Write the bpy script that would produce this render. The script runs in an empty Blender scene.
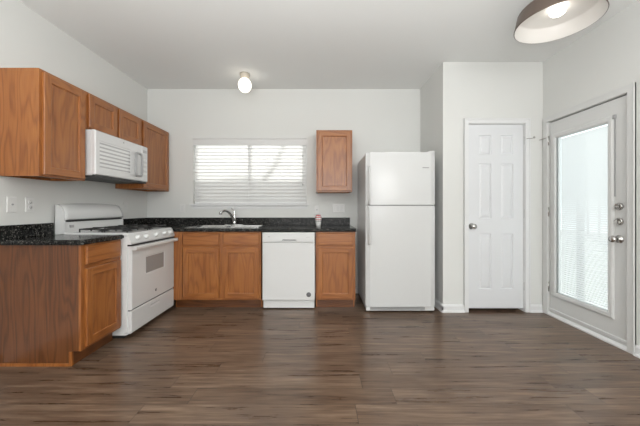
import bpy, bmesh, math, random
from mathutils import Vector, Matrix
PI = math.pi
random.seed(4)
sc = bpy.context.scene
C = sc.collection

# ------------------------------------------------------------------ camera, world, lights, exposure
cam_d = bpy.data.cameras.new('camera'); cam = bpy.data.objects.new('camera', cam_d); C.objects.link(cam)
CAMH = 1.14
cam.location = (0, 0, CAMH); cam.rotation_euler = (PI/2, 0, 0)
cam_d.sensor_width = 36; cam_d.lens = 36*288/640
cam_d.shift_y = -5/640; cam_d.clip_start = 0.05; cam_d.clip_end = 200
sc.camera = cam
sc.view_settings.view_transform = 'Standard'; sc.view_settings.look = 'None'
sc.view_settings.gamma = 1; sc.view_settings.use_curve_mapping = False
sc.view_settings.exposure = 0.08

w = bpy.data.worlds.new('sky'); sc.world = w; w.use_nodes = True
bg = w.node_tree.nodes['Background']; bg.inputs[0].default_value = (0.97, 0.985, 1.0, 1); bg.inputs[1].default_value = 2.3

def light(name, kind, loc, rot, energy, color=(1, 1, 1), **kw):
    d = bpy.data.lights.new(name, kind); d.energy = energy; d.color = color
    for k, v in kw.items(): setattr(d, k, v)
    o = bpy.data.objects.new(name, d); C.objects.link(o); o.location = loc; o.rotation_euler = rot
    return o
# low morning sun behind the kitchen window
sun_el, sun_az = math.radians(24), math.radians(12)
sd = Vector((math.sin(sun_az)*math.cos(sun_el), math.cos(sun_az)*math.cos(sun_el), math.sin(sun_el)))   # direction to the sun
sun = light('sun', 'SUN', (0, 8, 6), (0, 0, 0), 5.6, (1, 0.97, 0.92), angle=0.03)
sun.rotation_euler = sd.to_track_quat('Z', 'Y').to_euler()
# added fill light set in the unseen rear wall opening
light('rear_fill', 'AREA', (0, -2.95, 1.55), (PI/2, 0, 0), 50, (1, 1, .985), shape='RECTANGLE', size=3.6, size_y=1.7)
# added unseen fill aimed at the ceiling, standing in for a bounced flash
light('ceiling_bounce_fill', 'AREA', (-.1, -.4, 1.25), (PI, 0, 0), 125, (.99, 1, 1), shape='DISK', size=1.6)
light('side_fill', 'POINT', (1.5, -.7, 1.7), (0, 0, 0), 52, (1, 0.99, 0.97), shadow_soft_size=.35)  # added unseen fill from the right, brightens left wall and range

# ------------------------------------------------------------------ materials
def mat(name, color=(.8, .8, .8), rough=.5, metal=0, spec=.5, coat=0, emit=None, estr=0):
    m = bpy.data.materials.new(name); m.use_nodes = True
    p = m.node_tree.nodes['Principled BSDF']
    p.inputs['Base Color'].default_value = (*color, 1); p.inputs['Roughness'].default_value = rough
    p.inputs['Metallic'].default_value = metal; p.inputs['Specular IOR Level'].default_value = spec
    p.inputs['Coat Weight'].default_value = coat; p.inputs['Coat Roughness'].default_value = .05
    if emit: p.inputs['Emission Color'].default_value = (*emit, 1); p.inputs['Emission Strength'].default_value = estr
    return m
class NT:
    def __init__(s, m): s.t = m.node_tree; s.p = s.t.nodes['Principled BSDF']
    def n(s, ty, **kw):
        x = s.t.nodes.new(ty)
        for k, v in kw.items(): setattr(x, k, v)
        return x
    def l(s, a, b): s.t.links.new(a, b)
    def m(s, op, a, b=None, c=None):
        x = s.n('ShaderNodeMath', operation=op)
        for i, v in enumerate((a, b, c)):
            if v is None: continue
            if isinstance(v, (int, float)): x.inputs[i].default_value = v
            else: s.l(v, x.inputs[i])
        return x.outputs[0]
    def ramp(s, fac, stops):
        r = s.n('ShaderNodeValToRGB'); s.l(fac, r.inputs[0]); e = r.color_ramp.elements
        while len(e) < len(stops): e.new(.5)
        for q, (pos, col) in zip(e, stops): q.position = pos; q.color = (*col, 1)
        return r.outputs[0]
    def bump(s, h, dist, st=1):
        b = s.n('ShaderNodeBump'); b.inputs['Distance'].default_value = dist; b.inputs['Strength'].default_value = st
        s.l(h, b.inputs['Height']); s.l(b.outputs[0], s.p.inputs['Normal'])

def speck(m, scale, amt):          # very slight procedural mottling
    t = NT(m); c = t.n('ShaderNodeTexCoord'); no = t.n('ShaderNodeTexNoise'); no.inputs['Scale'].default_value = scale
    no.inputs['Detail'].default_value = 3; t.l(c.outputs['Object'], no.inputs['Vector'])
    b = t.p.inputs['Base Color'].default_value[:3]
    t.l(t.ramp(no.outputs[0], [(.3, tuple(x*(1-amt) for x in b)), (.7, tuple(min(1, x*(1+amt)) for x in b))]), t.p.inputs['Base Color'])
    return m

def oak(name, axis, hues):
    m = mat(name, rough=.33, coat=.25); t = NT(m); t.p.inputs['Coat Roughness'].default_value = .22
    c = t.n('ShaderNodeTexCoord'); oi = t.n('ShaderNodeObjectInfo')
    off = t.n('ShaderNodeVectorMath', operation='ADD'); t.l(c.outputs['Object'], off.inputs[0])
    cm = t.n('ShaderNodeCombineXYZ'); r = t.m('MULTIPLY', oi.outputs['Random'], 23.0)
    for i in range(3): t.l(r, cm.inputs[i])
    t.l(cm.outputs[0], off.inputs[1])
    def mapped(s):
        mp = t.n('ShaderNodeMapping'); t.l(off.outputs[0], mp.inputs['Vector'])
        mp.inputs['Scale'].default_value = [s[1] if i == axis else s[0] for i in range(3)]
        return mp.outputs[0]
    n1 = t.n('ShaderNodeTexNoise'); n1.inputs['Scale'].default_value = 1; n1.inputs['Detail'].default_value = 2
    t.l(mapped((5.5, .75)), n1.inputs['Vector'])
    rings = t.m('SINE', t.m('MULTIPLY', n1.outputs[0], 75))
    rings = t.m('MULTIPLY_ADD', rings, .5, .5)
    n2 = t.n('ShaderNodeTexNoise'); n2.inputs['Scale'].default_value = 1; n2.inputs['Detail'].default_value = 3
    t.l(mapped((210, 7)), n2.inputs['Vector'])
    n3 = t.n('ShaderNodeTexNoise'); n3.inputs['Scale'].default_value = 1; t.l(mapped((14, 1.2)), n3.inputs['Vector'])
    f = t.m('ADD', t.m('MULTIPLY', t.m('POWER', rings, 2.0), .22), t.m('ADD', t.m('MULTIPLY', n2.outputs[0], .5), t.m('MULTIPLY', n3.outputs[0], .36)))
    t.l(t.ramp(f, [(.18, hues[0]), (.5, hues[1]), (.9, hues[2])]), t.p.inputs['Base Color'])
    t.bump(n2.outputs[0], .0004, .3)
    return m
H = [(.41, .162, .042), (.305, .106, .025), (.15, .042, .009)]
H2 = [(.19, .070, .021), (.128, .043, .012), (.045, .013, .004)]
M = {}
M['oak_z'] = oak('oak_vertical_grain', 2, H); M['oak_x'] = oak('oak_horizontal_grain', 0, H)
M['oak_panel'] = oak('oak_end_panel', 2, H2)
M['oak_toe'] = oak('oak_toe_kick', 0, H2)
M['wall'] = speck(mat('wall_paint', (.68, .685, .665), .75, spec=.3), 1.2, .012)
M['ceil'] = speck(mat('ceiling_paint', (.80, .81, .80), .9, spec=.2), 1.0, .01)
M['trim'] = mat('trim_paint', (.71, .715, .715), .4)
M['door'] = mat('door_paint', (.69, .70, .715), .38)
M['entry'] = mat('entry_door_paint', (.64, .645, .635), .4)
M['white'] = mat('appliance_enamel', (.67, .675, .67), .22, coat=.4)
M['fridge'] = mat('fridge_enamel', (.61, .615, .61), .3, coat=.2)
M['micro'] = mat('microwave_plastic', (.66, .66, .66), .14, coat=1.0)
M['white_pl'] = mat('white_plastic', (.67, .67, .66), .4)
M['plate'] = mat('outlet_plastic', (.70, .70, .685), .35)
M['gap'] = mat('gap_black', (.02, .02, .02), .6)  # near-black for gaps and slots; also paints the entry door's shadow line
M['dark'] = mat('dark_metal', (.035, .035, .035), .5)  # dark metal of the fridge feet and microwave grille
M['iron'] = mat('cast_iron', (.018, .018, .018), .45)
M['chrome'] = mat('chrome', (.72, .72, .72), .12, metal=1)
M['nickel'] = mat('satin_nickel', (.55, .54, .52), .25, metal=1)
M['steel'] = mat('brushed_steel', (.42, .42, .41), .25, metal=1)
M['gray'] = mat('gray_plastic', (.33, .33, .33), .4)
M['lgray'] = mat('light_gray_plastic', (.36, .36, .365), .3)
M['red'] = mat('red_label', (.5, .05, .06), .4)
M['bronze'] = mat('bronze_metal', (.14, .105, .085), .4, metal=.3)
M['lampwhite'] = mat('lamp_white_enamel', (.72, .70, .67), .35)
M['bulb'] = mat('lamp_bulb', (1, 1, 1), .4, emit=(1, .95, .86), estr=5)
M['globe'] = mat('opal_globe', (.9, .88, .82), .3, emit=(1, .93, .80), estr=1.7)
M['cream'] = mat('cream_ceramic', (.55, .50, .42), .35)
M['valance'] = mat('valance_vinyl', (.66, .66, .65), .4)
M['badge'] = mat('badge_dark', (.07, .07, .075), .3)
def slatmat(name, col, tr, rough=.5):
    m = bpy.data.materials.new(name); m.use_nodes = True; nt = m.node_tree; p = nt.nodes['Principled BSDF']
    p.inputs['Base Color'].default_value = (*col, 1); p.inputs['Roughness'].default_value = rough
    tl = nt.nodes.new('ShaderNodeBsdfTranslucent'); tl.inputs[0].default_value = (*col, 1)
    mx = nt.nodes.new('ShaderNodeMixShader'); mx.inputs[0].default_value = tr
    nt.links.new(p.outputs[0], mx.inputs[1]); nt.links.new(tl.outputs[0], mx.inputs[2])
    nt.links.new(mx.outputs[0], nt.nodes['Material Output'].inputs[0]); return m
M['slat'] = slatmat('vinyl_blind_slat', (.80, .80, .79), .29)
M['mini'] = slatmat('mini_blind_slat', (.9, .9, .9), .45)
def glassmat(name, tint):
    m = bpy.data.materials.new(name); m.use_nodes = True; nt = m.node_tree
    tr = nt.nodes.new('ShaderNodeBsdfTransparent'); tr.inputs[0].default_value = (*tint, 1)
    gl = nt.nodes.new('ShaderNodeBsdfGlossy'); gl.inputs['Roughness'].default_value = .02
    lw = nt.nodes.new('ShaderNodeLayerWeight'); lw.inputs[0].default_value = .5
    pw = nt.nodes.new('ShaderNodeMath'); pw.operation = 'POWER'; pw.inputs[1].default_value = 5; nt.links.new(lw.outputs['Facing'], pw.inputs[0])
    fr = nt.nodes.new('ShaderNodeMath'); fr.operation = 'MULTIPLY_ADD'; fr.inputs[1].default_value = .8; fr.inputs[2].default_value = .04; nt.links.new(pw.outputs[0], fr.inputs[0])
    mx = nt.nodes.new('ShaderNodeMixShader')
    nt.links.new(fr.outputs[0], mx.inputs[0]); nt.links.new(tr.outputs[0], mx.inputs[1]); nt.links.new(gl.outputs[0], mx.inputs[2])
    nt.links.new(mx.outputs[0], nt.nodes['Material Output'].inputs[0]); return m
M['glass'] = glassmat('window_glass', (.95, .97, .97))
M['ovenglass'] = mat('oven_window', (.30, .30, .30), .12, coat=.6)
M['mwglass'] = mat('microwave_window', (.66, .66, .66), .14, coat=1)
_t = NT(M['mwglass']); _c = _t.n('ShaderNodeTexCoord'); _s = _t.n('ShaderNodeSeparateXYZ'); _t.l(_c.outputs['Object'], _s.inputs[0])
_f = _t.m('MULTIPLY_ADD', _t.m('SINE', _t.m('MULTIPLY', _s.outputs[2], 2*PI/.0345)), .5, .5)
_t.l(_t.ramp(_f, [(.25, (.36, .36, .36)), (.55, (.74, .74, .74))]), _t.p.inputs['Base Color'])
M['ground'] = speck(mat('outside_paving', (.5, .5, .48), .9), 3, .1)
M['fence'] = speck(mat('fence_boards', (.35, .30, .25), .8), 4, .2)
M['bark'] = speck(mat('tree_bark', (.12, .09, .07), .9), 9, .3)
M['rail'] = mat('painted_rail', (.3, .3, .31), .6)

def counter_mat():
    m = mat('speckled_dark_laminate', (.02, .02, .02), .16, spec=.16); t = NT(m)
    c = t.n('ShaderNodeTexCoord')
    v = t.n('ShaderNodeTexVoronoi'); v.inputs['Scale'].default_value = 130; t.l(c.outputs['Object'], v.inputs['Vector'])
    sep = t.n('ShaderNodeSeparateColor'); t.l(v.outputs['Color'], sep.inputs[0])
    n = t.n('ShaderNodeTexNoise'); n.inputs['Scale'].default_value = 60; n.inputs['Detail'].default_value = 4; t.l(c.outputs['Object'], n.inputs['Vector'])
    f = t.m('ADD', t.m('MULTIPLY', sep.outputs[0], .6), t.m('MULTIPLY', n.outputs[0], .5))
    t.l(t.ramp(f, [(.40, (.006, .006, .0065)), (.66, (.018, .019, .018)), (.80, (.06, .058, .052)), (.90, (.19, .18, .16))]), t.p.inputs['Base Color'])
    return m
M['counter'] = counter_mat()

def floor_mat():
    m = mat('dark_wood_plank_floor', rough=.3, spec=.5); t = NT(m)
    c = t.n('ShaderNodeTexCoord'); s = t.n('ShaderNodeSeparateXYZ'); t.l(c.outputs['Object'], s.inputs[0])
    W, L = .152, 1.22
    yr = t.m('DIVIDE', s.outputs[1], W); row = t.m('FLOOR', yr)
    wn = t.n('ShaderNodeTexWhiteNoise', noise_dimensions='1D'); t.l(row, wn.inputs['W'])
    xr = t.m('ADD', t.m('DIVIDE', s.outputs[0], L), t.m('MULTIPLY', wn.outputs[0], 7.0)); col = t.m('FLOOR', xr)
    cid = t.n('ShaderNodeCombineXYZ'); t.l(row, cid.inputs[0]); t.l(col, cid.inputs[1])
    w2 = t.n('ShaderNodeTexWhiteNoise', noise_dimensions='2D'); t.l(cid.outputs[0], w2.inputs['Vector'])
    co = t.n('ShaderNodeCombineXYZ')
    t.l(t.m('ADD', t.m('MULTIPLY', s.outputs[0], 1.0), t.m('MULTIPLY', w2.outputs[0], 37)), co.inputs[0])
    t.l(t.m('MULTIPLY', s.outputs[1], 14.0), co.inputs[1]); t.l(t.m('MULTIPLY', w2.outputs[0], 11), co.inputs[2])
    n1 = t.n('ShaderNodeTexNoise'); n1.inputs['Scale'].default_value = 2.2; n1.inputs['Detail'].default_value = 6; n1.inputs['Distortion'].default_value = .25
    n1.inputs['Roughness'].default_value = .62
    t.l(co.outputs[0], n1.inputs['Vector'])
    co2 = t.n('ShaderNodeCombineXYZ'); t.l(t.m('MULTIPLY', s.outputs[0], 5), co2.inputs[0]); t.l(t.m('MULTIPLY', s.outputs[1], 110), co2.inputs[1]); t.l(w2.outputs[0], co2.inputs[2])
    n2 = t.n('ShaderNodeTexNoise'); n2.inputs['Scale'].default_value = 1; n2.inputs['Detail'].default_value = 3; t.l(co2.outputs[0], n2.inputs['Vector'])
    f = t.m('ADD', t.m('ADD', t.m('MULTIPLY', n1.outputs[0], 1.0), t.m('MULTIPLY', n2.outputs[0], .40)), t.m('MULTIPLY', w2.outputs[0], .10))
    colr = t.ramp(f, [(.44, (.038, .022, .014)), (.63, (.090, .054, .034)), (.80, (.148, .096, .064)), (1.0, (.25, .175, .12))])
    fy = t.m('FRACT', yr); fx = t.m('FRACT', xr)
    ey = t.m('MINIMUM', fy, t.m('SUBTRACT', 1, fy)); ex = t.m('MINIMUM', fx, t.m('SUBTRACT', 1, fx))
    seam = t.m('MAXIMUM', t.m('LESS_THAN', ey, .011), t.m('LESS_THAN', ex, .0016))
    mx = t.n('ShaderNodeMix', data_type='RGBA'); t.l(t.m('MULTIPLY', seam, .6), mx.inputs[0]); t.l(colr, mx.inputs[6]); mx.inputs[7].default_value = (.012, .008, .006, 1)
    t.l(mx.outputs[2], t.p.inputs['Base Color'])
    t.l(t.m('MULTIPLY_ADD', n1.outputs[0], .2, .2), t.p.inputs['Roughness'])
    t.bump(t.m('SUBTRACT', t.m('MULTIPLY', n2.outputs[0], .3), seam), .0007, .35)
    return m
M['floor'] = floor_mat()

# ------------------------------------------------------------------ geometry helpers
def B(): return bmesh.new()
def box(bm, x0, x1, y0, y1, z0, z1, bev=0, mi=0, seg=2):
    r = bmesh.ops.create_cube(bm, size=1)['verts']
    for v in r: v.co = Vector(((x0+x1)/2+v.co.x*(x1-x0), (y0+y1)/2+v.co.y*(y1-y0), (z0+z1)/2+v.co.z*(z1-z0)))
    fs = set(f for v in r for f in v.link_faces)
    for f in fs: f.material_index = mi
    if bev:
        es = list(set(e for v in r for e in v.link_edges))
        for f in bmesh.ops.bevel(bm, geom=es, offset=bev, segments=seg, affect='EDGES', profile=.5)['faces']: f.material_index = mi
def prism(bm, pts, a0, a1, axis='x', mi=0):
    """closed outline pts extruded along an axis; pts are the two other coordinates in order"""
    def P(p, a): return {'x': (a, p[0], p[1]), 'y': (p[0], a, p[1]), 'z': (p[0], p[1], a)}[axis]
    A = [bm.verts.new(P(p, a0)) for p in pts]; D = [bm.verts.new(P(p, a1)) for p in pts]; n = len(pts)
    fs = [bm.faces.new(A), bm.faces.new(D)] + [bm.faces.new((A[i], A[(i+1) % n], D[(i+1) % n], D[i])) for i in range(n)]
    for f in fs: f.material_index = mi
def lathe(bm, prof, c=(0, 0, 0), axis='z', n=32, mi=0):
    """prof = [(radius, height)] spun about axis through c"""
    rows = []
    for r, h in prof:
        row = []
        for k in range(n if r > 1e-6 else 1):
            a = 2*PI*k/n; u, v = r*math.cos(a), r*math.sin(a)
            p = {'z': (u, v, h), 'y': (u, h, v), 'x': (h, u, v)}[axis]
            row.append(bm.verts.new(Vector(p)+Vector(c)))
        rows.append(row)
    for a, b in zip(rows, rows[1:]):
        for k in range(n):
            k2 = (k+1) % n
            if len(a) == 1 and len(b) == 1: continue
            if len(a) == 1: f = bm.faces.new((a[0], b[k], b[k2]))
            elif len(b) == 1: f = bm.faces.new((a[k], a[k2], b[0]))
            else: f = bm.faces.new((a[k], a[k2], b[k2], b[k]))
            f.material_index = mi; f.smooth = True
def tube(bm, pts, r, n=12, mi=0, cap=True):
    pts = [Vector(p) for p in pts]; rr = r if isinstance(r, (list, tuple)) else [r]*len(pts); rows = []
    up = None
    for i, p in enumerate(pts):
        d = (pts[min(i+1, len(pts)-1)]-pts[max(i-1, 0)]).normalized()
        if up is None: up = Vector((0, 0, 1)) if abs(d.z) < .9 else Vector((1, 0, 0))
        s = d.cross(up).normalized(); up = s.cross(d).normalized()
        rows.append([bm.verts.new(p+rr[i]*(math.cos(2*PI*k/n)*s+math.sin(2*PI*k/n)*up)) for k in range(n)])
    for a, b in zip(rows, rows[1:]):
        for k in range(n):
            f = bm.faces.new((a[k], a[(k+1) % n], b[(k+1) % n], b[k])); f.material_index = mi; f.smooth = True
    if cap:
        for q in (rows[0], rows[-1]): bm.faces.new(q).material_index = mi
def bez(p, n=14):
    p = [Vector(q) for q in p]; out = []
    for i in range(n+1):
        q = p[:]; u = i/n
        while len(q) > 1: q = [a.lerp(b, u) for a, b in zip(q, q[1:])]
        out.append(q[0])
    return out
def framed(bm, x0, x1, z0, z1, yf, yb, panels, prof, ch=.003, rail_mi=0, stile_mi=0, panel_mi=0):
    """slab with front face at y=yf (towards -y), back at yb; recessed panels follow prof=[(inset, depth)]"""
    X0, X1, Z0, Z1 = x0+ch, x1-ch, z0+ch, z1-ch
    xs = sorted({X0, X1} | {p[0] for p in panels} | {p[1] for p in panels}); zs = sorted({Z0, Z1} | {p[2] for p in panels} | {p[3] for p in panels})
    vs = {}
    def V(x, y, z):
        k = (round(x, 5), round(y, 5), round(z, 5))
        if k not in vs: vs[k] = bm.verts.new((x, y, z))
        return vs[k]
    def Q(a, b, c, d, mi):
        f = bm.faces.new((a, b, c, d)); f.material_index = mi
    for i in range(len(xs)-1):
        for j in range(len(zs)-1):
            a, b, c, d = xs[i], xs[i+1], zs[j], zs[j+1]; mx_, mz_ = (a+b)/2, (c+d)/2
            if any(p[0] < mx_ < p[1] and p[2] < mz_ < p[3] for p in panels): continue
            inx = any(p[0] < mx_ < p[1] for p in panels)
            Q(V(a, yf, c), V(b, yf, c), V(b, yf, d), V(a, yf, d), rail_mi if inx else stile_mi)
    for p in panels:
        last = (p[0], p[1], p[2], p[3], yf)
        for ins, dep in prof:
            cur = (p[0]+ins, p[1]-ins, p[2]+ins, p[3]-ins, yf+dep)
            c0 = [(last[0], last[4], last[2]), (last[1], last[4], last[2]), (last[1], last[4], last[3]), (last[0], last[4], last[3])]
            c1 = [(cur[0], cur[4], cur[2]), (cur[1], cur[4], cur[2]), (cur[1], cur[4], cur[3]), (cur[0], cur[4], cur[3])]
            for k in range(4): Q(V(*c0[k]), V(*c0[(k+1) % 4]), V(*c1[(k+1) % 4]), V(*c1[k]), panel_mi)
            last = cur
        Q(V(last[0], last[4], last[2]), V(last[1], last[4], last[2]), V(last[1], last[4], last[3]), V(last[0], last[4], last[3]), panel_mi)
    # chamfer, sides, back
    def rim(pa, ya, pb, yb_):
        (a0, a1, a2, a3), (b0, b1, b2, b3) = pa, pb
        A = [(a0, ya, a2), (a1, ya, a2), (a1, ya, a3), (a0, ya, a3)]; D = [(b0, yb_, b2), (b1, yb_, b2), (b1, yb_, b3), (b0, yb_, b3)]
        for k in range(4): Q(V(*A[k]), V(*A[(k+1) % 4]), V(*D[(k+1) % 4]), V(*D[k]), stile_mi if k % 2 else rail_mi)
    rim((X0, X1, Z0, Z1), yf, (x0, x1, z0, z1), yf+ch); rim((x0, x1, z0, z1), yf+ch, (x0, x1, z0, z1), yb)
    Q(V(x0, yb, z0), V(x1, yb, z0), V(x1, yb, z1), V(x0, yb, z1), stile_mi)

def obj(name, bm, m, parent=None, smooth=False, loc=None, recalc=True):
    if recalc: bmesh.ops.recalc_face_normals(bm, faces=bm.faces)
    me = bpy.data.meshes.new(name); bm.to_mesh(me); bm.free()
    for x in (m if isinstance(m, list) else [m]): me.materials.append(M[x] if isinstance(x, str) else x)
    if smooth:
        for p in me.polygons: p.use_smooth = True
    o = bpy.data.objects.new(name, me); C.objects.link(o)
    if parent: o.parent = parent
    if loc: o.location = loc
    return o
def tag(o, label, cat, group=None, kind=None):
    o['label'] = label; o['category'] = cat
    if group: o['group'] = group
    if kind: o['kind'] = kind
    return o
def thing(name, label, cat, loc=(0, 0, 0), rz=0, group=None):
    o = bpy.data.objects.new(name, None); C.objects.link(o); o.location = loc; o.rotation_euler = (0, 0, rz)
    return tag(o, label, cat, group)
def struct(name, bm, m, parent=None, **kw):
    o = obj(name, bm, m, parent, **kw)
    if not parent: o['kind'] = 'structure'
    return o
def mb(name, m, parent, *boxes, bev=0, label=None):
    bm = B()
    for b in boxes: box(bm, *b, bev=bev)
    o = obj(name, bm, m, parent)
    if label: o['label'] = label
    return o

# ------------------------------------------------------------------ the room
XL, XR, YB, YC, XA, ZC, YR = -2.32, 2.444, 3.87, 3.156, 1.348, 2.74, -3.0
T = .12
bm = B(); box(bm, XL-T, XR+T, YR-T, YB+T, -.1, 0); struct('floor', bm, 'floor')
bm = B(); box(bm, XL-T, XR+T, YR-T, YB+T, ZC, ZC+.1); struct('ceiling', bm, 'ceil')
bm = B(); box(bm, XL-T, XL, YR-T, YB+T, 0, ZC); struct('wall_left', bm, 'wall')
WX0, WX1, WZ0, WZ1 = -1.70, -.180, 1.19, 2.07          # kitchen window opening
bm = B()
box(bm, XL, WX0, YB, YB+T, 0, ZC); box(bm, WX1, XR, YB, YB+T, 0, ZC); box(bm, WX0, WX1, YB, YB+T, 0, WZ0); box(bm, WX0, WX1, YB, YB+T, WZ1, ZC)
struct('wall_back', bm, 'wall')
DX0, DX1, DZ = 1.622, 2.247, 2.068                        # closet door opening
bm = B(); box(bm, XA, XA+.10, YC+.10, YB, 0, ZC); struct('wall_alcove', bm, 'wall')
bm = B(); box(bm, XA, DX0, YC, YC+.10, 0, ZC); box(bm, DX1, XR, YC, YC+.10, 0, ZC); box(bm, DX0, DX1, YC, YC+.10, DZ, ZC)
struct('wall_closet', bm, 'wall')
EY0, EY1, EZ = 2.283, 3.085, 2.055                        # entry door opening
bm = B(); box(bm, XR, XR+T, YR-T, EY0, 0, ZC); box(bm, XR, XR+T, EY1, YB+T, 0, ZC); box(bm, XR, XR+T, EY0, EY1, EZ, ZC)
struct('wall_right', bm, 'wall')
RX0, RX1, RZ0, RZ1 = -1.9, 1.9, .6, 2.45
bm = B(); box(bm, XL, RX0, YR-T, YR, 0, ZC); box(bm, RX1, XR, YR-T, YR, 0, ZC); box(bm, RX0, RX1, YR-T, YR, 0, RZ0); box(bm, RX0, RX1, YR-T, YR, RZ1, ZC)
struct('wall_rear', bm, 'wall')

# window 1 (kitchen) frame and glass
w1 = bpy.data.objects.new('window_1', None); C.objects.link(w1); w1.location = (0, YB, WZ0); w1['kind'] = 'structure'
bm = B(); fy0, fy1 = .065, .105; ww0, ww1, hh = WX0, WX1, WZ1-WZ0
for b in ((ww0, ww0+.035, 0, hh), (ww1-.035, ww1, 0, hh), (ww0, ww1, 0, .04), (ww0, ww1, hh-.04, hh), ((ww0+ww1)/2-.02, (ww0+ww1)/2+.02, 0, hh)):
    box(bm, b[0], b[1], fy0, fy1, b[2], b[3])
obj('window_frame', bm, 'trim', w1)
mb('glass_pane', 'glass', w1, (ww0+.03, ww1-.03, .083, .087, .03, hh-.03))
# sill and apron
bm = B(); box(bm, WX0-.045, WX1+.03, YB-.035, YB+.06, WZ0-.012, WZ0+.006, bev=.003)
prism(bm, [(YB-.028, WZ0-.012), (YB, WZ0-.012), (YB, WZ0-.058), (YB-.012, WZ0-.058), (YB-.014, WZ0-.03), (YB-.024, WZ0-.024)], WX0-.02, WX1+.01)
struct('trim_1', bm, 'trim')

# closet door
d1 = bpy.data.objects.new('door_1', None); C.objects.link(d1); d1.location = (0, YC, 0); d1['kind'] = 'structure'
sx0, sx1 = 1.629, 2.241
k_ = 91.25; PX = lambda x: (x-320)/k_; PZ = lambda y: CAMH+(208-y)/k_
pans = []
for (a, b) in ((479.6, 492.4), (501.6, 514.2)):
    for (t_, u) in ((134.6, 154.2), (163.3, 218.6), (233.8, 289.6)): pans.append((PX(a), PX(b), PZ(u), PZ(t_)))
bm = B(); framed(bm, sx0, sx1, .035, 2.06, .018, .053, pans, [(.006, .010), (.013, .010), (.030, .002)], ch=.002)
slab = obj('door_slab', bm, 'door', d1)
bm = B(); kx, kz = 1.668, .94
lathe(bm, [(0, .018), (.032, .018), (.033, .012), (.012, .008), (.011, -.02), (.024, -.028), (.029, -.042), (.024, -.055), (0, -.058)], (kx, 0, kz), 'y', 24)
obj('door_knob', bm, 'nickel', slab)
for hz in (1.88, 1.08, .28):
    bm = B(); lathe(bm, [(0, hz-.045), (.006, hz-.045), (.006, hz+.045), (0, hz+.045)], (2.247, .008, 0), 'z', 10); obj('hinge', bm, 'nickel', slab)
bm = B(); tube(bm, bez([(2.247, .0, 1.895), (2.27, -.03, 1.90), (2.29, -.05, 1.885), (2.31, -.055, 1.90)]), .004); lathe(bm, [(0, -.012), (.01, -.012), (.01, .0), (0, .0)], (2.31, -.055, 1.90), 'x', 10)
obj('hinge_pin_stop', bm, 'nickel', slab)
# jamb + casing
bm = B(); box(bm, DX0, DX0+.006, YC, YC+.1, 0, DZ); box(bm, DX1-.005, DX1, YC, YC+.1, 0, DZ); box(bm, DX0, DX1, YC, YC+.1, DZ-.007, DZ)
cw = .052
for a, b in ((DX0-cw+.004, DX0+.002), (DX1-.002, DX1+cw-.004)):
    box(bm, a, b, YC-.014, YC, 0, DZ+cw, bev=.003)
box(bm, DX0-cw+.004, DX1+cw-.004, YC-.0145, YC, DZ-.002, DZ+cw, bev=.003)
box(bm, DX0-cw+.004, DX0-cw+.016, YC-.02, YC-.0, 0, DZ+cw, bev=.003); box(bm, DX1+cw-.016, DX1+cw-.004, YC-.02, YC, 0, DZ+cw, bev=.003)
box(bm, DX0-cw+.004, DX1+cw-.004, YC-.0205, YC, DZ+cw-.012, DZ+cw, bev=.003)
struct('trim_2', bm, 'trim')

# entry door, local frame: x = world y along the wall, -y = towards the room (+90deg turn would face +X, so face -X: rotate -90)
# local (x, y) -> world (XR + y', ...) with rz = -pi/2 : local +x -> world -y, local -y -> world -x
d2 = bpy.data.objects.new('door_2', None); C.objects.link(d2); d2.location = (XR, 0, 0); d2.rotation_euler = (0, 0, -PI/2); d2['kind'] = 'structure'
def EY(y): return -y
lx0, lx1, lz0, lz1 = -2.99, -2.45, .262, 1.868
bm = B()
for b in ((-3.078, lx0, .03, 2.045), (lx1, -2.29, .03, 2.045), (lx0, lx1, .03, lz0), (lx0, lx1, lz1, 2.045)): box(bm, b[0], b[1], .012, .056, b[2], b[3])
eslab = obj('door_slab', bm, 'entry', d2)
bm = B(); fo = .05
pr = [(-fo, .012), (-fo, .004), (-fo+.012, -.004), (-.012, -.004), (.0, .004), (.0, .02)]
rings = []
for ins, y in pr:
    rings.append([bm.verts.new(p) for p in ((lx0+ins, y, lz0+ins), (lx1-ins, y, lz0+ins), (lx1-ins, y, lz1-ins), (lx0+ins, y, lz1-ins))])
for a, b in zip(rings, rings[1:]):
    for k in range(4): bm.faces.new((a[k], a[(k+1) % 4], b[(k+1) % 4], b[k]))
obj('glass_surround', bm, 'entry', eslab)
mb('glass_pane', 'glass', eslab, (lx0, lx1, .020, .023, lz0, lz1), (lx0, lx1, .050, .053, lz0, lz1))
bm = B(); z = lz0+.02
while z < lz1-.02:
    a = math.radians(60); h = .0115
    v = [bm.verts.new(p) for p in ((lx0+.028, .036-h*math.cos(a), z+h*math.sin(a)), (lx1-.003, .036-h*math.cos(a), z+h*math.sin(a)), (lx1-.003, .036+h*math.cos(a), z-h*math.sin(a)), (lx0+.028, .036+h*math.cos(a), z-h*math.sin(a)))]
    bm.faces.new(v)
    z += .0205
obj('blind_slats', bm, 'mini', eslab)
mb('blind_side_rail', 'trim', eslab, (lx0, lx0+.008, .026, .048, lz0, lz1))
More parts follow.
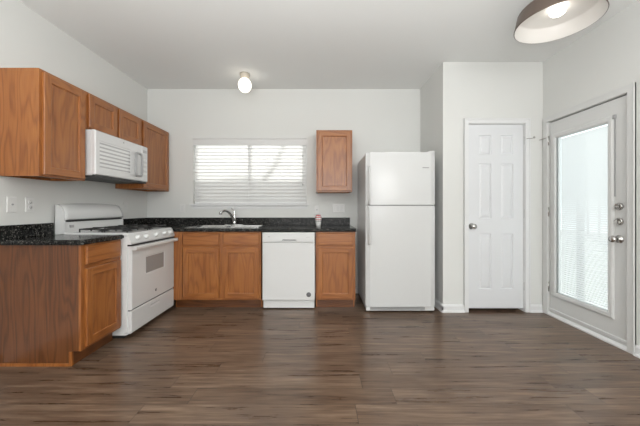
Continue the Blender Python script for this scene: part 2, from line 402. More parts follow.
# slider for the enclosed blind
bm = B(); box(bm, -2.398, -2.390, .003, .012, 1.235, 1.885, bev=.002); box(bm, -2.405, -2.383, -.006, .012, 1.88, 1.915, bev=.004)
o = obj('blind_slider', bm, 'gray', eslab); o['label'] = 'thin grey slider track for the enclosed blind'
def disc(bm, x, z, r, t=.02, y=.012):
    lathe(bm, [(0, y), (r, y), (r, y-t*.5), (r*.82, y-t), (r*.75, y-t*.9), (r*.7, y-t*.75), (0, y-t*.75)], (x, 0, z), 'y', 28)
for hz, vertical in ((1.152, 0), (1.03, 1)):
    bm = B(); disc(bm, -2.36, hz, .031)
    o = obj('deadbolt', bm, 'nickel', eslab)
    bm = B()
    if vertical: box(bm, -2.366, -2.354, -.022, .0, hz-.017, hz+.017, bev=.004)
    else: box(bm, -2.378, -2.342, -.022, .0, hz-.006, hz+.006, bev=.003)
    obj('thumb_turn', bm, 'nickel', o)
bm = B(); lathe(bm, [(0, .012), (.034, .012), (.033, .004), (.014, .0), (.012, -.022), (.022, -.03), (.028, -.045), (.025, -.058), (0, -.063)], (-2.36, 0, .885), 'y', 28)
obj('door_knob', bm, 'nickel', eslab)
for hz in (1.86, 1.1, .3):
    bm = B(); lathe(bm, [(0, hz-.05), (.006, hz-.05), (.006, hz+.05), (0, hz+.05)], (-3.085, .004, 0), 'z', 10); obj('hinge', bm, 'nickel', eslab)
bm = B(); tube(bm, bez([(-3.085, .0, 1.895), (-3.11, -.03, 1.89), (-3.13, -.035, 1.885), (-3.145, -.05, 1.88)]), .004); obj('hinge_pin_stop', bm, 'nickel', eslab)
mb('door_sweep', 'trim', eslab, (-3.075, -2.293, .004, .012, .055, .075))
bm = B(); prism(bm, [(-.012, 0), (.11, 0), (.11, .03), (.006, .03), (-.012, .012)], -EY1+.001, -EY0-.001)
o = obj('threshold', bm, 'trim', d2)
# black strips paint the door's shadow line along the jambs / casing
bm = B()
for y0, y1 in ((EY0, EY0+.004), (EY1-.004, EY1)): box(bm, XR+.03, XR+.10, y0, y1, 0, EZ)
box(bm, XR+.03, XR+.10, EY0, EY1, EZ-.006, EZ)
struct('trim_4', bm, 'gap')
bm = B()
ca = .058
for y0, y1 in ((EY0-ca, EY0), (EY1, min(EY1+ca, YC-.002))): box(bm, XR-.014, XR, y0, y1, 0, EZ+ca, bev=.003)
box(bm, XR-.0145, XR, EY0-ca, EY1+ca, EZ+.002, EZ+ca, bev=.003)
box(bm, XR-.019, XR, EY0-ca, EY0-ca+.012, 0, EZ+ca, bev=.003)
struct('trim_3', bm, 'entry')

# baseboards
def bb(name, pts):
    bm = B()
    for (x0, x1, y0, y1, ax) in pts:
        box(bm, x0, x1, y0, y1, 0, .078, bev=.002)
    struct(name, bm, 'trim')
bt = .013
def bprof(name, a, b, wall, axis, sgn):
    """a..b along axis, at coordinate wall, sticking out by sgn"""
    pr = [(0, 0), (sgn*.024, 0), (sgn*.024, .012), (sgn*.013, .022), (sgn*.013, .066), (sgn*.006, .082), (0, .085)]
    bm = B()
    if axis == 'y': prism(bm, [(wall+p, z) for p, z in pr], a, b, 'y')
    else: prism(bm, [(wall+p, z) for p, z in pr], a, b, 'x')
    struct(name, bm, 'trim')
bprof('baseboard_closet', XA-.013, DX0-cw+.003, YC, 'x', -1)
bprof('baseboard_closet_right', DX1+cw-.003, XR-.016, YC, 'x', -1)
bprof('baseboard_alcove', YC-.013, YB, XA, 'y', -1)
bprof('baseboard_right', YR, EY0-ca-.001, XR, 'y', -1)
bprof('baseboard_left', YR, 2.06, XL, 'y', 1)
bprof('baseboard_back', .405, XA-.025, YB, 'x', -1)
bprof('baseboard_rear', XL+.025, XR-.025, YR, 'x', 1)

# ------------------------------------------------------------------ cabinets
def cab_door(parent, x0, x1, z0, z1, yf, name='door'):
    bm = B(); s = .054
    framed(bm, x0, x1, z0, z1, yf, yf+.019, [(x0+s, x1-s, z0+s, z1-s)], [(.004, .002), (.007, .012)], ch=.004, rail_mi=1, stile_mi=0, panel_mi=0)
    return obj(name, bm, ['oak_z', 'oak_x'], parent)
def cab_drawer(parent, x0, x1, z0, z1, yf, name='drawer_front'):
    bm = B(); framed(bm, x0, x1, z0, z1, yf, yf+.019, [], [], ch=.007)
    return obj(name, bm, 'oak_x', parent)
def upper(name, label, loc, rz, W, z0, z1, D, doors, dz=None):
    t = thing(name, label, 'cabinet', (loc[0], loc[1], z0), rz); H_ = z1-z0
    bm = B()
    box(bm, 0, .014, 0, D-.012, 0, H_); box(bm, W-.014, W, 0, D-.012, 0, H_)
    box(bm, .014, W-.014, 0.0, D-.012, .018, .032); box(bm, .014, W-.014, 0, D-.012, H_-.016, H_); box(bm, .014, W-.014, D-.026, D-.012, 0, H_)
    obj('carcass', bm, 'oak_z', t)
    bm = B(); s = .036
    for b, mi in (((0, s, 0, H_), 0), ((W-s, W, 0, H_), 0), ((s, W-s, 0, s), 1), ((s, W-s, H_-s, H_), 1)): box(bm, b[0], b[1], -.0185, 0, b[2], b[3], bev=.001, mi=mi)
    for a, b in zip(doors, doors[1:]): box(bm, a[1]-.012, b[0]+.012, -.0185, 0, s, H_-s, mi=0)
    obj('face_frame', bm, ['oak_z', 'oak_x'], t)
    for a, b in doors: cab_door(t, a, b, .014, H_-.02, -.0385)
    return t
def base(name, label, loc, rz, W, D, doors, drawers, left_panel=False, left_fill=0, zt=.872):
    """face frame front at local y=-.0185"""
    t = thing(name, label, 'cabinet', (loc[0], loc[1], 0), rz); tk = .105
    bm = B()
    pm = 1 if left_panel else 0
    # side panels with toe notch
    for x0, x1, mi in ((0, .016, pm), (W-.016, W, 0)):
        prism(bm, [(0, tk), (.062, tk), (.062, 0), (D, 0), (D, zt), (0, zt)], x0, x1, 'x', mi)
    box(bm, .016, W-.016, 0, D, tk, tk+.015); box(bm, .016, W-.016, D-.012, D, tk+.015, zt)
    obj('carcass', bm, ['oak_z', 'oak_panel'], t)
    bm = B(); s = .036; l = s+left_fill
    for b, mi in (((0, l, tk, zt), 0), ((W-s, W, tk, zt), 0), ((l, W-s, tk, tk+.03), 1), ((l, W-s, zt-.03, zt), 1), ((l, W-s, drawers[0][2]-.03, drawers[0][2]+.01), 1)):
        box(bm, b[0], b[1], -.0185, 0, b[2], b[3], bev=.001, mi=mi)
    for a, b in zip(doors, doors[1:]): box(bm, a[1]-.01, b[0]+.01, -.0182, 0, tk+.03, zt-.03, mi=0)
    obj('face_frame', bm, ['oak_z', 'oak_x'], t)
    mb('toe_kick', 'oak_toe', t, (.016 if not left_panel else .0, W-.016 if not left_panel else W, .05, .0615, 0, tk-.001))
    for a, b in doors: cab_door(t, a, b, .127, .695, -.0385)
    for a, b, c, d in drawers: cab_drawer(t, a, b, c, d, -.0385)
    return t

YF = 3.24                                            # face plane of the back run
# left base cabinet beside the camera
CL0, CLW = 2.078, .412
LF = -1.724                                          # face plane of the left run (frame front)
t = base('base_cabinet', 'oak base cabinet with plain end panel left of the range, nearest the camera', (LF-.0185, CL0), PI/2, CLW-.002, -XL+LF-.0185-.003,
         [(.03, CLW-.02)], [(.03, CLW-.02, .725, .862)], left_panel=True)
mb('corner_strip', 'oak_z', t, (-.006, .012, .046, .064, 0, .103))
mb('base_molding', 'oak_z', t, (-.008, .0, .064, -XL+LF-.024, 0, .02), label='thin wooden strip along the floor edge of the end panel')
# sink base with corner filler
X0 = -1.66
base('sink_base_cabinet', 'wide oak cabinet with two doors under the sink, left of the dishwasher', (X0, YF+.0185), 0, -.664-X0, YB-YF-.0185-.013,
     [((183.4-320)/88.9-X0, (219.4-320)/88.9-X0), ((223.4-320)/88.9-X0, (259.4-320)/88.9-X0)],
     [((183.4-320)/88.9-X0, (219.4-320)/88.9-X0, .722, .860), ((223.4-320)/88.9-X0, (259.4-320)/88.9-X0, .722, .860)], left_fill=.075)
base('base_cabinet', 'narrow oak base cabinet with one drawer, between dishwasher and refrigerator', (-.048, YF+.0185), 0, .446, YB-YF-.0185-.013,
     [(.018, .420)], [(.018, .420, .722, .860)])
# uppers
UD = .272
UF = XL+UD
def up_left(label, y0, y1, z0, doors): return upper('wall_cabinet', label, (UF, y0), PI/2, y1-y0-.001, z0, 2.152, UD-.001+.012, doors)
up_left('large oak wall cabinet nearest the camera, left of the microwave', 2.078, 2.487, 1.372, [(.022, .392)])
up_left('short oak wall cabinet with two small doors above the microwave', 2.487, 3.262, 1.828, [(.025, .372), (.402, .752)])
up_left('tall oak wall cabinet in the back corner, right of the microwave', 3.262, YB-.004, 1.36, [(.022, .570)])
upper('wall_cabinet', 'single-door oak wall cabinet on the back wall, right of the window', (-.046, YB-.302), 0, .444, 1.337, 2.10, .302-.001+.012, [(.016, .428)])

# ------------------------------------------------------------------ countertops
ZT = .912; th = .038
def slab_outline(bm, pts, z0, z1): prism(bm, pts, z0, z1, 'z')
def bevtop(bm, r=.008):
    es = [e for e in bm.edges if abs(e.verts[0].co.z-e.verts[1].co.z) < 1e-5 and e.calc_length() > .05]
    bmesh.ops.bevel(bm, geom=es, offset=r, segments=3, affect='EDGES')
t = thing('countertop', 'short speckled dark countertop left of the range, nearest the camera', 'countertop', (XL, 2.05, .874))
CX = LF+.03-XL                                        # depth from the wall
bm = B(); prism(bm, [(.002, 0), (CX-.05, 0), (CX-.025, .008), (CX-.008, .025), (CX, .05), (CX, .439), (.002, .439)], 0, th, 'z'); bevtop(bm)
obj('worktop', bm, 'counter', t)
mb('backsplash', 'counter', t, (.002, .022, 0, .439, th, th+.10), bev=.003)
t = thing('countertop', 'long speckled dark countertop with the sink along the back wall', 'countertop', (0, 0, .874))
SX0, SX1, SY0, SY1 = -1.54, -.70, 3.29, 3.80          # sink rim
hx0, hx1, hy0, hy1 = SX0+.02, SX1-.02, SY0+.02, SY1-.02
bm = B(); y0, y1 = YF-.03, YB-.002; x0, x1 = XL+.002, .405
fy = 3.262
def q(*a): box(bm, *a)
XQ = -1.628; q(XQ, hx0, y0+.01, y1, 0, th); q(hx1, x1, y0+.01, y1, 0, th); q(hx0, hx1, y0+.01, hy0, 0, th); q(hx0, hx1, hy1, y1, 0, th); q(x0, XQ, fy, y1, 0, th)
prism(bm, [(y0+.01, 0), (y0+.004, .002), (y0, .008), (y0, th-.010), (y0+.003, th-.003), (y0+.01, th)], XQ, x1, 'x')
obj('worktop', bm, 'counter', t)
mb('backsplash', 'counter', t, (x0, .40, YB-.022, y1, th, th+.10), (x0, x0+.02, fy, YB-.022, th, th+.10), bev=.002)

# sink
t = thing('kitchen_sink', 'double-bowl stainless steel sink set in the countertop under the window', 'sink', (SX0, SY0, ZT))
SW, SD = SX1-SX0, SY1-SY0
bm = B()
bowls = [(.035, SW/2-.015, .035, SD-.09), (SW/2+.015, SW-.035, .035, SD-.09)]
xs = sorted({0, SW} | {b[0] for b in bowls} | {b[1] for b in bowls}); ys = [0, .035, SD-.09, SD]
for i in range(len(xs)-1):
    for j in range(3):
        mx_, my_ = (xs[i]+xs[i+1])/2, (ys[j]+ys[j+1])/2
        if any(b[0] < mx_ < b[1] and b[2] < my_ < b[3] for b in bowls): continue
        box(bm, xs[i], xs[i+1], ys[j], ys[j+1], .0005, .006)
obj('rim', bm, 'steel', t)
for b in bowls:
    bm = B()
    rr = []
    for ins, z in ((0, .005), (.004, -.01), (.012, -.15), (.03, -.17), (.1, -.175)):
        rr.append([bm.verts.new(p) for p in ((b[0]+ins, b[2]+ins, z), (b[1]-ins, b[2]+ins, z), (b[1]-ins, b[3]-ins, z), (b[0]+ins, b[3]-ins, z))])
    for a, c in zip(rr, rr[1:]):
        for k in range(4): bm.faces.new((a[k], a[(k+1) % 4], c[(k+1) % 4], c[k]))
    bm.faces.new(rr[-1])
    lathe(bm, [(.04, -.172), (.038, -.174), (0, -.174)], ((b[0]+b[1])/2, (b[2]+b[3])/2, 0), 'z', 16)
    obj('bowl', bm, 'steel', t)
# faucet
FX, FY = -1.115, 3.755
t = thing('kitchen_faucet', 'chrome single-lever faucet behind the sink under the window', 'faucet', (FX, FY, ZT+.006))
bm = B(); box(bm, -.12, .12, -.027, .027, 0, .010, bev=.004); obj('deck_plate', bm, 'chrome', t)
bm = B(); lathe(bm, [(0, .008), (.027, .008), (.024, .03), (.021, .09), (.022, .12), (.018, .14), (0, .148)], n=24); obj('body', bm, 'chrome', t)
bm = B(); pts = bez([(0, -.005, .055), (-.02, -.03, .12), (-.05, -.08, .215), (-.09, -.15, .21), (-.115, -.19, .165)], 20)
tube(bm, pts, [.021-.005*i/20 for i in range(21)], 14); lathe(bm, [(0, -.018), (.018, -.018), (.019, .014), (0, .018)], (-.115, -.19, .160), 'z', 16)
obj('spout', bm, 'chrome', t)
bm = B(); tube(bm, bez([(0, 0, .13), (.004, .0, .17), (-.002, -.005, .20), (-.03, -.02, .225)], 12), [.016, .0155, .015, .014, .013, .012, .011, .010, .010, .010, .010, .010, .009], 12)
obj('lever', bm, 'chrome', t)

# small bottle by the backsplash
t = thing('spice_jar', 'small white jar with red and white label on the counter right of the sink', 'jar', (-.020, 3.52, ZT)); t.scale = (1.1, 1.1, 1.08)
bm = B(); lathe(bm, [(0, 0), (.024, 0), (.027, .02), (.032, .05), (.033, .058), (0, .058)], n=24); obj('cup', bm, 'white_pl', t)
bm = B(); lathe(bm, [(0, .058), (.026, .058), (.026, .066), (0, .066)], n=24); obj('collar', bm, 'gray', t)
bm = B(); lathe(bm, [(0, .066), (.034, .066), (.035, .07), (.035, .115), (.030, .122), (0, .122)], n=24); o = obj('canister', bm, 'white_pl', t)
bm = B(); lathe(bm, [(0, .122), (.028, .122), (.028, .132), (0, .134)], n=24); lathe(bm, [(.0352, .103), (.0356, .104), (.0356, .112), (.0352, .113)], n=24); lathe(bm, [(.0352, .078), (.0356, .079), (.0356, .083), (.0352, .084)], n=24)
obj('lid', bm, 'red', t)

# ------------------------------------------------------------------ dishwasher
t = thing('dishwasher', 'white built-in dishwasher between the two oak base cabinets', 'dishwasher', (-.650, YF-.012, 0)); W = .595
mb('tub', 'gray', t, (.008, W-.008, .045, .56, .02, .865))
bm = B(); framed(bm, .004, W-.002, .105, .755, -.004, .04, [], [], ch=.006); dd = obj('door', bm, 'white', t)
# control panel with scooped pull
bm = B(); z0, z1 = .757, .868
px0, px1, pz0, pz1 = .225, .385, z0+.010, z0+.034
framed(bm, .004, W-.002, z0, z1, -.010, .04, [(px0, px1, pz0, pz1)], [(.006, .012), (.010, .020)], ch=.006)
cp = obj('control_panel', bm, 'white', t)
mb('pull_lip', 'lgray', cp, (px0+.014, px1-.014, -.002, .009, pz1-.013, pz1-.003))
mb('status_mark', 'gray', cp, (.068, .092, -.0112, -.0098, z0+.058, z0+.064)); mb('vent_mark', 'lgray', cp, (W-.10, W-.06, -.0112, -.0098, z0+.055, z0+.058))
mb('toe_panel', 'white', t, (.012, W-.010, .025, .05, .012, .085), (.012, W-.010, .015, .028, .085, .100), bev=.002)
def badge(parent, x, y, z, r):
    bm = B(); lathe(bm, [(0, y), (r, y), (r, y-.002), (r*.85, y-.003), (0, y-.003)], (x, 0, z), 'y', 28); o = obj('round_badge', bm, 'badge', parent)
    bm = B(); lathe(bm, [(r*.66, y-.003), (r*.66, y-.0042), (r*.56, y-.0042), (r*.56, y-.003)], (x, 0, z), 'y', 24)
    for k in range(2):
        s = 1 if k else -1
        tube(bm, [Vector((x+s*r*.18+r*.16*math.cos(a)*1.0, y-.004, z+r*.3*math.sin(a))) for a in [i*PI/7+(PI*.3 if s < 0 else 0) for i in range(11)]], r*.05, 6)
    obj('monogram', bm, 'lgray', o)
    return o
badge(dd, (308.7-320)/89.2+.650, -.004, .170, .026)

# ------------------------------------------------------------------ refrigerator
FS = 92.4; FYF = 288/FS
fx0, fx1 = (366-320)/FS, (436-320)/FS; FWd = fx1-fx0
t = thing('refrigerator', 'white top-freezer refrigerator in the alcove right of the counter', 'refrigerator', (fx0, FYF, 0))
FB = YB-.015-FYF
bm = B(); box(bm, .004, FWd-.004, .085, FB, .03, 1.735, bev=.006); body = obj('body', bm, 'fridge', t)
def fdoor(name, z0, z1):
    bm = B()
    # slightly bowed front with rounded vertical edges
    n = 16; outline = []
    for i in range(n+1):
        u = i/n; e = min(u, 1-u)*FWd
        y = .0 + .008*(2*u-1)**2 + (.022*(1-math.sqrt(max(0, 1-(1-e/.03)**2))) if e < .03 else 0)
        outline.append((u*FWd, y))
    outline += [(FWd, .078), (0, .078)]
    prism(bm, outline, z0, z1, 'z')
    es = [e for e in bm.edges if abs(e.verts[0].co.z-e.verts[1].co.z) < 1e-5]
    bmesh.ops.bevel(bm, geom=es, offset=.006, segments=2, affect='EDGES')
    return obj(name, bm, 'fridge', t)
zs_ = CAMH+(208-205.3)/FS
fz = fdoor('freezer_door', zs_+.005, 1.745); fr = fdoor('refrigerator_door', .070, zs_-.005)
def fh(parent, za, zb, flip):
    bm = B(); pts = bez([(.035, .004, za), (.035, -.05, za+(zb-za)*.06), (.037, -.042, za+(zb-za)*.5), (.037, -.035, za+(zb-za)*.9), (.037, .006, zb)], 24)
    tube(bm, pts, [.012]*25, 10)
    obj('handle', bm, 'fridge', parent)
fh(fz, zs_+.015, zs_+.42, 0); fh(fr, zs_-.015, zs_-.42, 0)
mb('badge', 'gray', fz, (FWd-.145, FWd-.075, .0005, .006, 1.572, 1.582))
mb('door_gasket', 'gray', t, (.012, FWd-.012, .035, .084, zs_-.008, zs_+.008))
mb('hinge_cap', 'fridge', t, (FWd-.075, FWd-.005, .02, .13, 1.746, 1.762), bev=.004)
bm = B(); box(bm, .006, FWd-.006, .03, .085, .018, .065, bev=.004); g = obj('base_grille', bm, 'white_pl', t)
bm = B()
for z in (.031, .041, .051): box(bm, .05, FWd-.11, .0265, .033, z, z+.005)
box(bm, .05, FWd-.11, .028, .0305, .027, .058)
obj('grille_slots', bm, 'gray', g)
for x in (.05, FWd-.05):
    for y in (.1, FB-.06):
        bm = B(); lathe(bm, [(0, 0), (.02, 0), (.02, .03), (0, .03)], (x, y, 0), 'z', 14); obj('levelling_foot', bm, 'dark', t)

# ------------------------------------------------------------------ gas range (local x along the wall, -y to the room)
RY0, RW = 2.4915, .746
RXF = -1.690                                     # body front plane
t = thing('gas_range', 'white gas range with black grates against the left wall', 'stove', (RXF, RY0, 0), PI/2)
RD = RXF-XL-.004
mb('body', 'white', t, (0, .016, -.02, RD, .045, .895), (RW-.016, RW, -.02, RD, .045, .895), (.016, RW-.016, .02, RD, .045, .895), bev=.003)
bm = B(); box(bm, -.0, RW, -.022, RD-.06, .896, .922, bev=.006); box(bm, .04, RW-.04, .03, RD-.12, .915, .9235, bev=.004); ct = obj('cooktop', bm, 'white', t)
# control panel: sloped front
bm = B(); prism(bm, [(-.022, .894), (-.022, .905), (-.03, .91), (-.058, .835), (-.052, .822), (.02, .822), (.02, .894)], .001, RW-.001, 'x'); cp = obj('control_panel', bm, 'white', t)
for kx in (.10, .225, .385, .545, .655):
    n_ = Vector((0, -.075, .028)).normalized(); c_ = Vector((kx, -.044, .872))
    bm = B(); tube(bm, [c_, c_+n_*.006, c_+n_*.008, c_+n_*.028, c_+n_*.030], [.024, .024, .019, .016, .012], 20)
    kb = obj('knob', bm, 'white', cp)
    bm = B(); tt = Vector((0, .028, .075)).normalized(); a = c_+n_*.029
    tube(bm, [a-tt*.013, a+tt*.013], .0042, 8); obj('pointer', bm, 'white_pl', kb)
# oven door
bm = B()
wx0, wx1, wz0, wz1 = .215, .545, .515, .690
framed(bm, .012, RW-.004, .250, .806, -.052, -.002, [(wx0, wx1, wz0, wz1)], [(.004, .004), (.012, .005)], ch=.008)
od = obj('oven_door', bm, 'white', t)
bm = B(); framed(bm, wx0+.012, wx1-.012, wz0+.012, wz1-.012, -.049, -.044, [], [], ch=.001); obj('window', bm, 'ovenglass', od)
bm = B()
hp = [(-.052, .770), (-.075, .768), (-.088, .776), (-.088, .802), (-.080, .808), (-.052, .808)]
prism(bm, [(-.068, .772), (-.090, .772), (-.096, .780), (-.096, .800), (-.090, .806), (-.068, .806)], .012, RW-.004, 'x')
box(bm, .012, .075, -.072, -.050, .774, .804); box(bm, RW-.067, RW-.004, -.072, -.050, .774, .804)
obj('handle', bm, 'white', od)
badge(od, .385, -.052, .325, .014)
mb('gap_strip', 'gap', t, (.014, RW-.006, -.035, .0, .236, .252)); mb('gap_strip', 'gap', t, (.006, RW-.006, -.049, .0, .8065, .8215))
bm = B(); framed(bm, .012, RW-.004, .045, .240, -.050, -.002, [(.30, .46, .178, .205)], [(.006, .004), (.012, .006)], ch=.008); obj('storage_drawer', bm, 'white', t)
mb('plinth', 'gap', t, (.03, RW-.03, .03, RD-.05, .0, .045))
bm = B(); box(bm, -.0, .016, -.024, .0, .045, .06); box(bm, -.008, .016, -.020, .10, .040, .052)
obj('side_foot', bm, 'white', t)
# backguard
bx0, bx1 = 0, RW
bm = B()
RD -= .028; prism(bm, [(RD-.075, .90), (RD-.066, 1.02), (RD, 1.02), (RD, .90)], bx0+.006, bx1-.006, 'x')
ep = [(RD-.078, .90), (RD-.076, 1.03), (RD-.080, 1.045), (RD-.076, 1.09), (RD-.062, 1.128), (RD-.040, 1.156), (RD-.018, 1.168), (RD+.002, 1.168), (RD+.002, .90)]
for u in (bx0, bx1-.012): prism(bm, ep, u, u+.012, 'x')
bk = obj('backguard', bm, 'white', t)
bm = B(); n = 28; prof = [(-.066, 1.034), (-.082, 1.040), (-.084, 1.052), (-.078, 1.092), (-.064, 1.13), (-.042, 1.158), (-.018, 1.172), (0, 1.172), (0, 1.026), (-.04, 1.026)]
rows = []
for i in range(n+1):
    u = i/n; x = bx0+.010+u*(bx1-bx0-.020); e = min(u, 1-u)*(bx1-bx0)
    k = 1-.06*max(0, 1-e/.03)**2; kc = .012*(1-(2*u-1)**2)
    rows.append([bm.verts.new((x, RD+(p[0]*(1 if p[1] < 1.06 else (.93+.07*min(1, e/.02)))), 1.036+(p[1]-1.036)*k+(kc*(p[1]-1.036)/.136))) for p in prof])
m_ = len(prof)
for a, b in zip(rows, rows[1:]):
    for j in range(m_):
        f = bm.faces.new((a[j], a[(j+1) % m_], b[(j+1) % m_], b[j])); f.smooth = j < 7
bm.faces.new(rows[0]); bm.faces.new(rows[-1])
obj('visor', bm, 'white', bk)
mb('shadow_gap', 'gap', bk, (bx0+.02, bx1-.02, RD-.074, RD-.01, 1.018, 1.0275))
mb('clock_display', 'lgray', bk, (.06, .10, RD-.0755, RD-.068, .965, .99))
# grates and burners
for gx in (.055, .395):
    for gy in (.015, .235):
        bm = B(); L_, D_ = .30, .20; zt_ = .955
        def bar(p, q_, r=.006): tube(bm, [p, q_], r, 6)
        c0 = [(gx, gy), (gx+L_, gy), (gx+L_, gy+D_), (gx, gy+D_)]
        for i in range(4):
            a, b = c0[i], c0[(i+1) % 4]; bar((*a, zt_-.004), (*b, zt_-.004))
            bar((a[0], a[1], .923), (a[0], a[1], zt_))
        cx, cy = gx+L_/2, gy+D_/2
        for (ax, ay) in ((gx, cy), (gx+L_, cy), (cx, gy), (cx, gy+D_)):
            mx_, my_ = cx+(ax-cx)*.25, cy+(ay-cy)*.25
            bar((ax, ay, zt_), (mx_, my_, zt_+.002))
            bar((ax+(cx-ax)*.02, ay+(cy-ay)*.02, zt_-.02), (ax, ay, zt_))
        obj('grate', bm, 'iron', ct)
        bm = B(); lathe(bm, [(0, .9235), (.045, .9235), (.045, .930), (.034, .932), (.034, .942), (.028, .946), (0, .947)], (cx, cy, 0), 'z', 24); obj('burner', bm, 'iron', ct)

# ------------------------------------------------------------------ over-the-range microwave
MY0, MW = 2.495, .758; MXF = -1.946; MZ0, MH = 1.412, .410
t = thing('microwave', 'white over-the-range microwave hanging under the short wall cabinet', 'microwave', (MXF, MY0, MZ0), PI/2)
MD = MXF-XL-.004
bm = B(); box(bm, 0, MW, .035, MD, .012, MH, bev=.003); obj('body', bm, 'micro', t)
wx0, wx1, wz0, wz1 = .045, .470, .075, .325
bm = B(); framed(bm, 0, .652, .020, MH, .0, .034, [(wx0, wx1, wz0, wz1)], [(.003, .002), (.008, .003)], ch=.007); md = obj('door', bm, 'micro', t)
bm = B(); framed(bm, wx0+.008, wx1-.008, wz0+.008, wz1-.008, .0025, .0035, [], [], ch=.0005); obj('window', bm, 'mwglass', md)
bm = B(); cxh, czh, ah, bh_ = .553, .187, .052, .118
pts = []
for i in range(49):
    a = 2*PI*i/48; ca_, sa_ = math.cos(a), math.sin(a); e_ = .45
    pts.append((cxh+ah*math.copysign(abs(ca_)**e_, ca_), -.032, czh+bh_*math.copysign(abs(sa_)**e_, sa_)))
tube(bm, pts, .012, 10, cap=False); bmesh.ops.remove_doubles(bm, verts=bm.verts, dist=.0002)
for zz in (czh-bh_, czh+bh_): tube(bm, [(cxh, -.032, zz), (cxh, .003, zz)], .011, 10)
obj('handle', bm, 'lgray', md)
bm = B(); framed(bm, .655, MW, .020, MH, .0, .034, [], [], ch=.007); cp = obj('control_panel', bm, 'micro', t)
mb('display', 'lgray', cp, (.675, .738, -.0015, .0005, .335, .365))
for i in range(4):
    for j in range(3): mb('button', 'plate', cp, (.673+j*.022, .689+j*.022, -.0015, .0005, .095+i*.05, .120+i*.05))
mb('bottom_grille', 'dark', t, (.01, MW-.01, .01, MD-.01, .0, .019)); 
bm = B(); lathe(bm, [(0, -.0), (.008, 0), (.008, -.002), (0, -.003)], (.36, .0, .375), 'y', 14); obj('round_badge', bm, 'gray', md)

# ------------------------------------------------------------------ window blind
t = thing('window_blind', 'white horizontal slat blind covering the window above the sink', 'blind', (WX0, YB, WZ0)); BW = WX1-WX0; BH = WZ1-WZ0
bm = B(); box(bm, .006, BW-.006, .006, .052, BH-.05, BH-.004, bev=.002); obj('headrail', bm, 'white_pl', t)
bm = B(); prism(bm, [(-.012, BH-.088), (-.014, BH-.01), (-.020, BH-.002), (-.020, BH+.016), (-.001, BH+.016), (-.001, BH-.088)], -.004, BW+.004, 'x'); obj('valance', bm, 'valance', t)
bm = B(); a = math.radians(-60); z = .045; hw = .028
while z < BH-.06:
    P_ = []
    for s in (-1, -.5, 0, .5, 1):
        y, zz = hw*s*math.cos(a), hw*s*math.sin(a); bow = .003*(1-s*s)
        P_.append((y+.028-bow*math.sin(a)*1, z+zz+bow*math.cos(a)))
    A_ = [bm.verts.new((.004, p[0], p[1])) for p in P_]; D__ = [bm.verts.new((BW-.004, p[0], p[1])) for p in P_]
    for i in range(4): f = bm.faces.new((A_[i], A_[i+1], D__[i+1], D__[i])); f.smooth = True
    z += .0458
obj('slats', bm, 'slat', t, recalc=False)
bm = B(); box(bm, .012, BW-.012, .006, .05, .008, .026, bev=.003); obj('bottom_rail', bm, 'trim', t)
for x in (.055, BW/2-.02, BW-.075):
    bm = B(); tube(bm, [(x, -.002, .02), (x, -.002, BH-.06)], .0016, 6); tube(bm, [(x, .054, .02), (x, .054, BH-.06)], .0016, 6); obj('ladder_cord', bm, 'trim', t)
bm = B(); tube(bm, [(BW-.05, -.010, BH-.06), (BW-.05, -.010, .30)], .0016, 6)
for z in (BH-.23, .27): lathe(bm, [(0, z-.018), (.007, z-.016), (.004, z+.014), (0, z+.016)], (BW-.05, -.010, 0), 'z', 10)
obj('pull_cord', bm, 'gray', t)

# ------------------------------------------------------------------ outlets and switches
def plate(name, label, cat, loc, rz, gangs, kind):
    W_ = .070+.046*(gangs-1); H_ = .115
    t = thing(name, label, cat, loc, rz)
    bm = B(); framed(bm, -W_/2, W_/2, -H_/2, H_/2, -.006, 0, [], [], ch=.003); pl = obj('cover_plate', bm, 'plate', t)
    for g_ in range(gangs):
        x = (g_-(gangs-1)/2)*.046; k = kind[g_]
        if k == 'o':
            for z in (.02, -.02):
                bm = B(); lathe(bm, [(0, -.006), (.0165, -.006), (.0165, -.008), (0, -.008)], (x, 0, z), 'y', 18); o = obj('socket', bm, 'white_pl', t)
                mb('slots', 'gap', o, (x-.0075, x-.0055, -.0086, -.008, z-.004, z+.005), (x+.0055, x+.0075, -.0086, -.008, z-.004, z+.005), (x-.002, x+.002, -.0086, -.008, z-.011, z-.008))
        elif k == 's':
            mb('rocker', 'white_pl', t, (x-.0165, x+.0165, -.009, -.006, -.033, .033), bev=.001)
        elif k == 't':
            mb('toggle', 'white_pl', t, (x-.005, x+.005, -.018, -.006, -.004, .014), bev=.001)
        elif k == 'j':
            bm = B(); lathe(bm, [(0, -.006), (.007, -.006), (.006, -.012), (0, -.013)], (x, 0, 0), 'y', 14); obj('jack', bm, 'gray', t)
    return t
E = .0005
plate('jack_plate', 'white cable jack plate on the left wall, nearest the camera', 'wall plate', (XL+E, 2.165, 1.166), PI/2, 1, 'j')
plate('wall_outlet', 'white double outlet on the left wall, between the jack plate and range', 'outlet', (XL+E, 2.30, 1.166), PI/2, 1, 'o')
plate('wall_plate', 'small white wall plate on the left wall just past the far end of the range', 'wall plate', (XL+E, 3.43, 1.15), PI/2, 1, 's')
plate('light_switch', 'white rocker switch on the back wall, left of the window sill', 'switch', ((182.6-320)/74.4, YB-E, 1.135), 0, 1, 's')
plate('wall_plate', 'small white wall plate on the back wall directly above the jar', 'wall plate', ((316.8-320)/74.4, YB-E, 1.115), 0, 1, 'j')
plate('light_switch', 'three-gang white switch plate on the back wall, left of the refrigerator', 'switch', ((338.3-320)/74.4, YB-E, 1.135), 0, 3, 'tss')

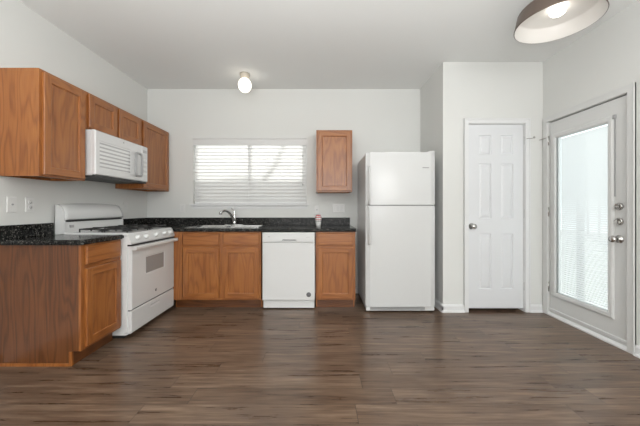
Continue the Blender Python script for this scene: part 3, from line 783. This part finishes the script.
# ------------------------------------------------------------------ ceiling lamps
t = thing('ceiling_globe_lamp', 'small lit opal globe lamp on the ceiling in front of the window', 'lamp', (-.897, 3.436, ZC))
bm = B(); lathe(bm, [(0, 0), (.060, 0), (.060, -.022), (.050, -.034), (.040, -.056), (0, -.056)], n=28); obj('lamp_base', bm, 'cream', t)
bm = B(); lathe(bm, [(0, -.054)] + [(.078*math.sin(a), -.136+.086*math.cos(a)) for a in [PI*(.16+.84*i/14) for i in range(15)]][:-1] + [(0, -.222)], n=28); obj('globe', bm, 'globe', t)
hL = 1.35
t = thing('drum_ceiling_lamp', 'large round bronze drum lamp with white inside, at the upper right', 'lamp', (1.287*hL, 1.56*hL, ZC))
zr = CAMH+hL-ZC; R = .196*hL
bm = B(); lathe(bm, [(R, zr), (R*1.012, zr+.004), (R*1.0, zr+.012), (R*.93, zr+.105), (R*.90, zr+.118), (0, zr+.120)], n=56); obj('shade', bm, 'bronze', t)
bm = B(); lathe(bm, [(R*1.0-.002, zr+.001), (R*.992-.004, zr+.003), (R*.915, zr+.100), (R*.88, zr+.110), (0, zr+.112)], n=56); obj('shade_lining', bm, 'lampwhite', t)
bm = B(); lathe(bm, [(0, zr+.122), (.02, zr+.122), (.02, -.03), (.065, -.025), (.065, 0), (0, 0)], n=24); obj('ceiling_mount', bm, 'bronze', t)
bm = B(); lathe(bm, [(.030, zr+.111), (.034, zr+.10)] + [(.050*math.sin(a), zr+.085+.030*math.cos(a)) for a in [PI*(.3+.7*i/10) for i in range(10)]] + [(0, zr+.055)], n=28); obj('bulb', bm, 'bulb', t)

# ------------------------------------------------------------------ outside
bm = B(); box(bm, -14, 14, YB+T, 30, -.25, -.15); box(bm, XR+T, 30, -8, YB+T, -.25, -.15); struct('ground_outside', bm, 'ground')
# fence behind the kitchen window
fyd = 1.3; ztop = 1.49+fyd*math.tan(sun_el)/math.cos(sun_az)
bm = B(); x = -4
while x < 2:
    box(bm, x, x+.138, YB+fyd, YB+fyd+.02, -.15, ztop); x += .14
box(bm, -4, 2, YB+fyd+.02, YB+fyd+.06, ztop-.25, ztop-.16)
tag(obj('wooden_fence', bm, 'fence'), 'wooden board fence outside behind the kitchen window blind', 'fence')
def outp(x, z, d):      # a point on the sun ray through window point (x, z), d beyond the wall
    s = d/sd.y; return Vector((x+sd.x*s, YB+d, z+sd.z*s))
t = thing('bare_tree', 'bare tree outside casting its shadow on the kitchen blind', 'tree', (0, 0, 0))
dd_ = 2.2
def limb(name, pts, rs, parent):
    bm = B(); n = len(pts)-1; tube(bm, [outp(p[0], p[1], dd_)-o_ for p in pts], [rs*(1-.5*i/n) for i in range(n+1)], 8); return obj(name, bm, 'bark', parent)
g0 = outp(-.86, 1.3, dd_); t.location = (g0.x, g0.y, -.15); o_ = Vector(t.location)
bm = B(); tube(bm, [Vector((0, 0, 0)), g0-o_, outp(-.78, 1.48, dd_)-o_, outp(-.62, 1.70, dd_)-o_, outp(-.50, 1.95, dd_)-o_, outp(-.46, 2.3, dd_)-o_], [.06, .05, .042, .034, .028, .02], 10); tr_ = obj('trunk', bm, 'bark', t)
limb('branch', [(-.80, 1.46), (-1.0, 1.50), (-1.15, 1.52), (-1.32, 1.50)], .03, tr_)
limb('branch', [(-.66, 1.64), (-.55, 1.72), (-.42, 1.66), (-.36, 1.5)], .014, tr_)
# stair railing outside the entry door
t = thing('stair_railing', 'grey stair railing outside, seen faintly through the glazed door', 'railing', (XR+1.2, 2.6, -.15))
mb('post', 'rail', t, (-.03, .03, -.9, -.84, 0, 1.0)); mb('post', 'rail', t, (-.03, .03, 1.4, 1.46, 0, 1.9))
bm = B(); tube(bm, [(0, -.87, .62), (0, 1.43, 1.75)], .035, 8); tube(bm, [(0, -.87, .25), (0, 1.43, .95)], .03, 8); obj('handrail', bm, 'rail', t)
bm = B()
for i in range(14):
    y = -.7+i*.155; k = (y+.87)/2.3; tube(bm, [(0, y, .25+.7*k), (0, y, .62+1.13*k)], .014, 6)
obj('balusters', bm, 'rail', t)
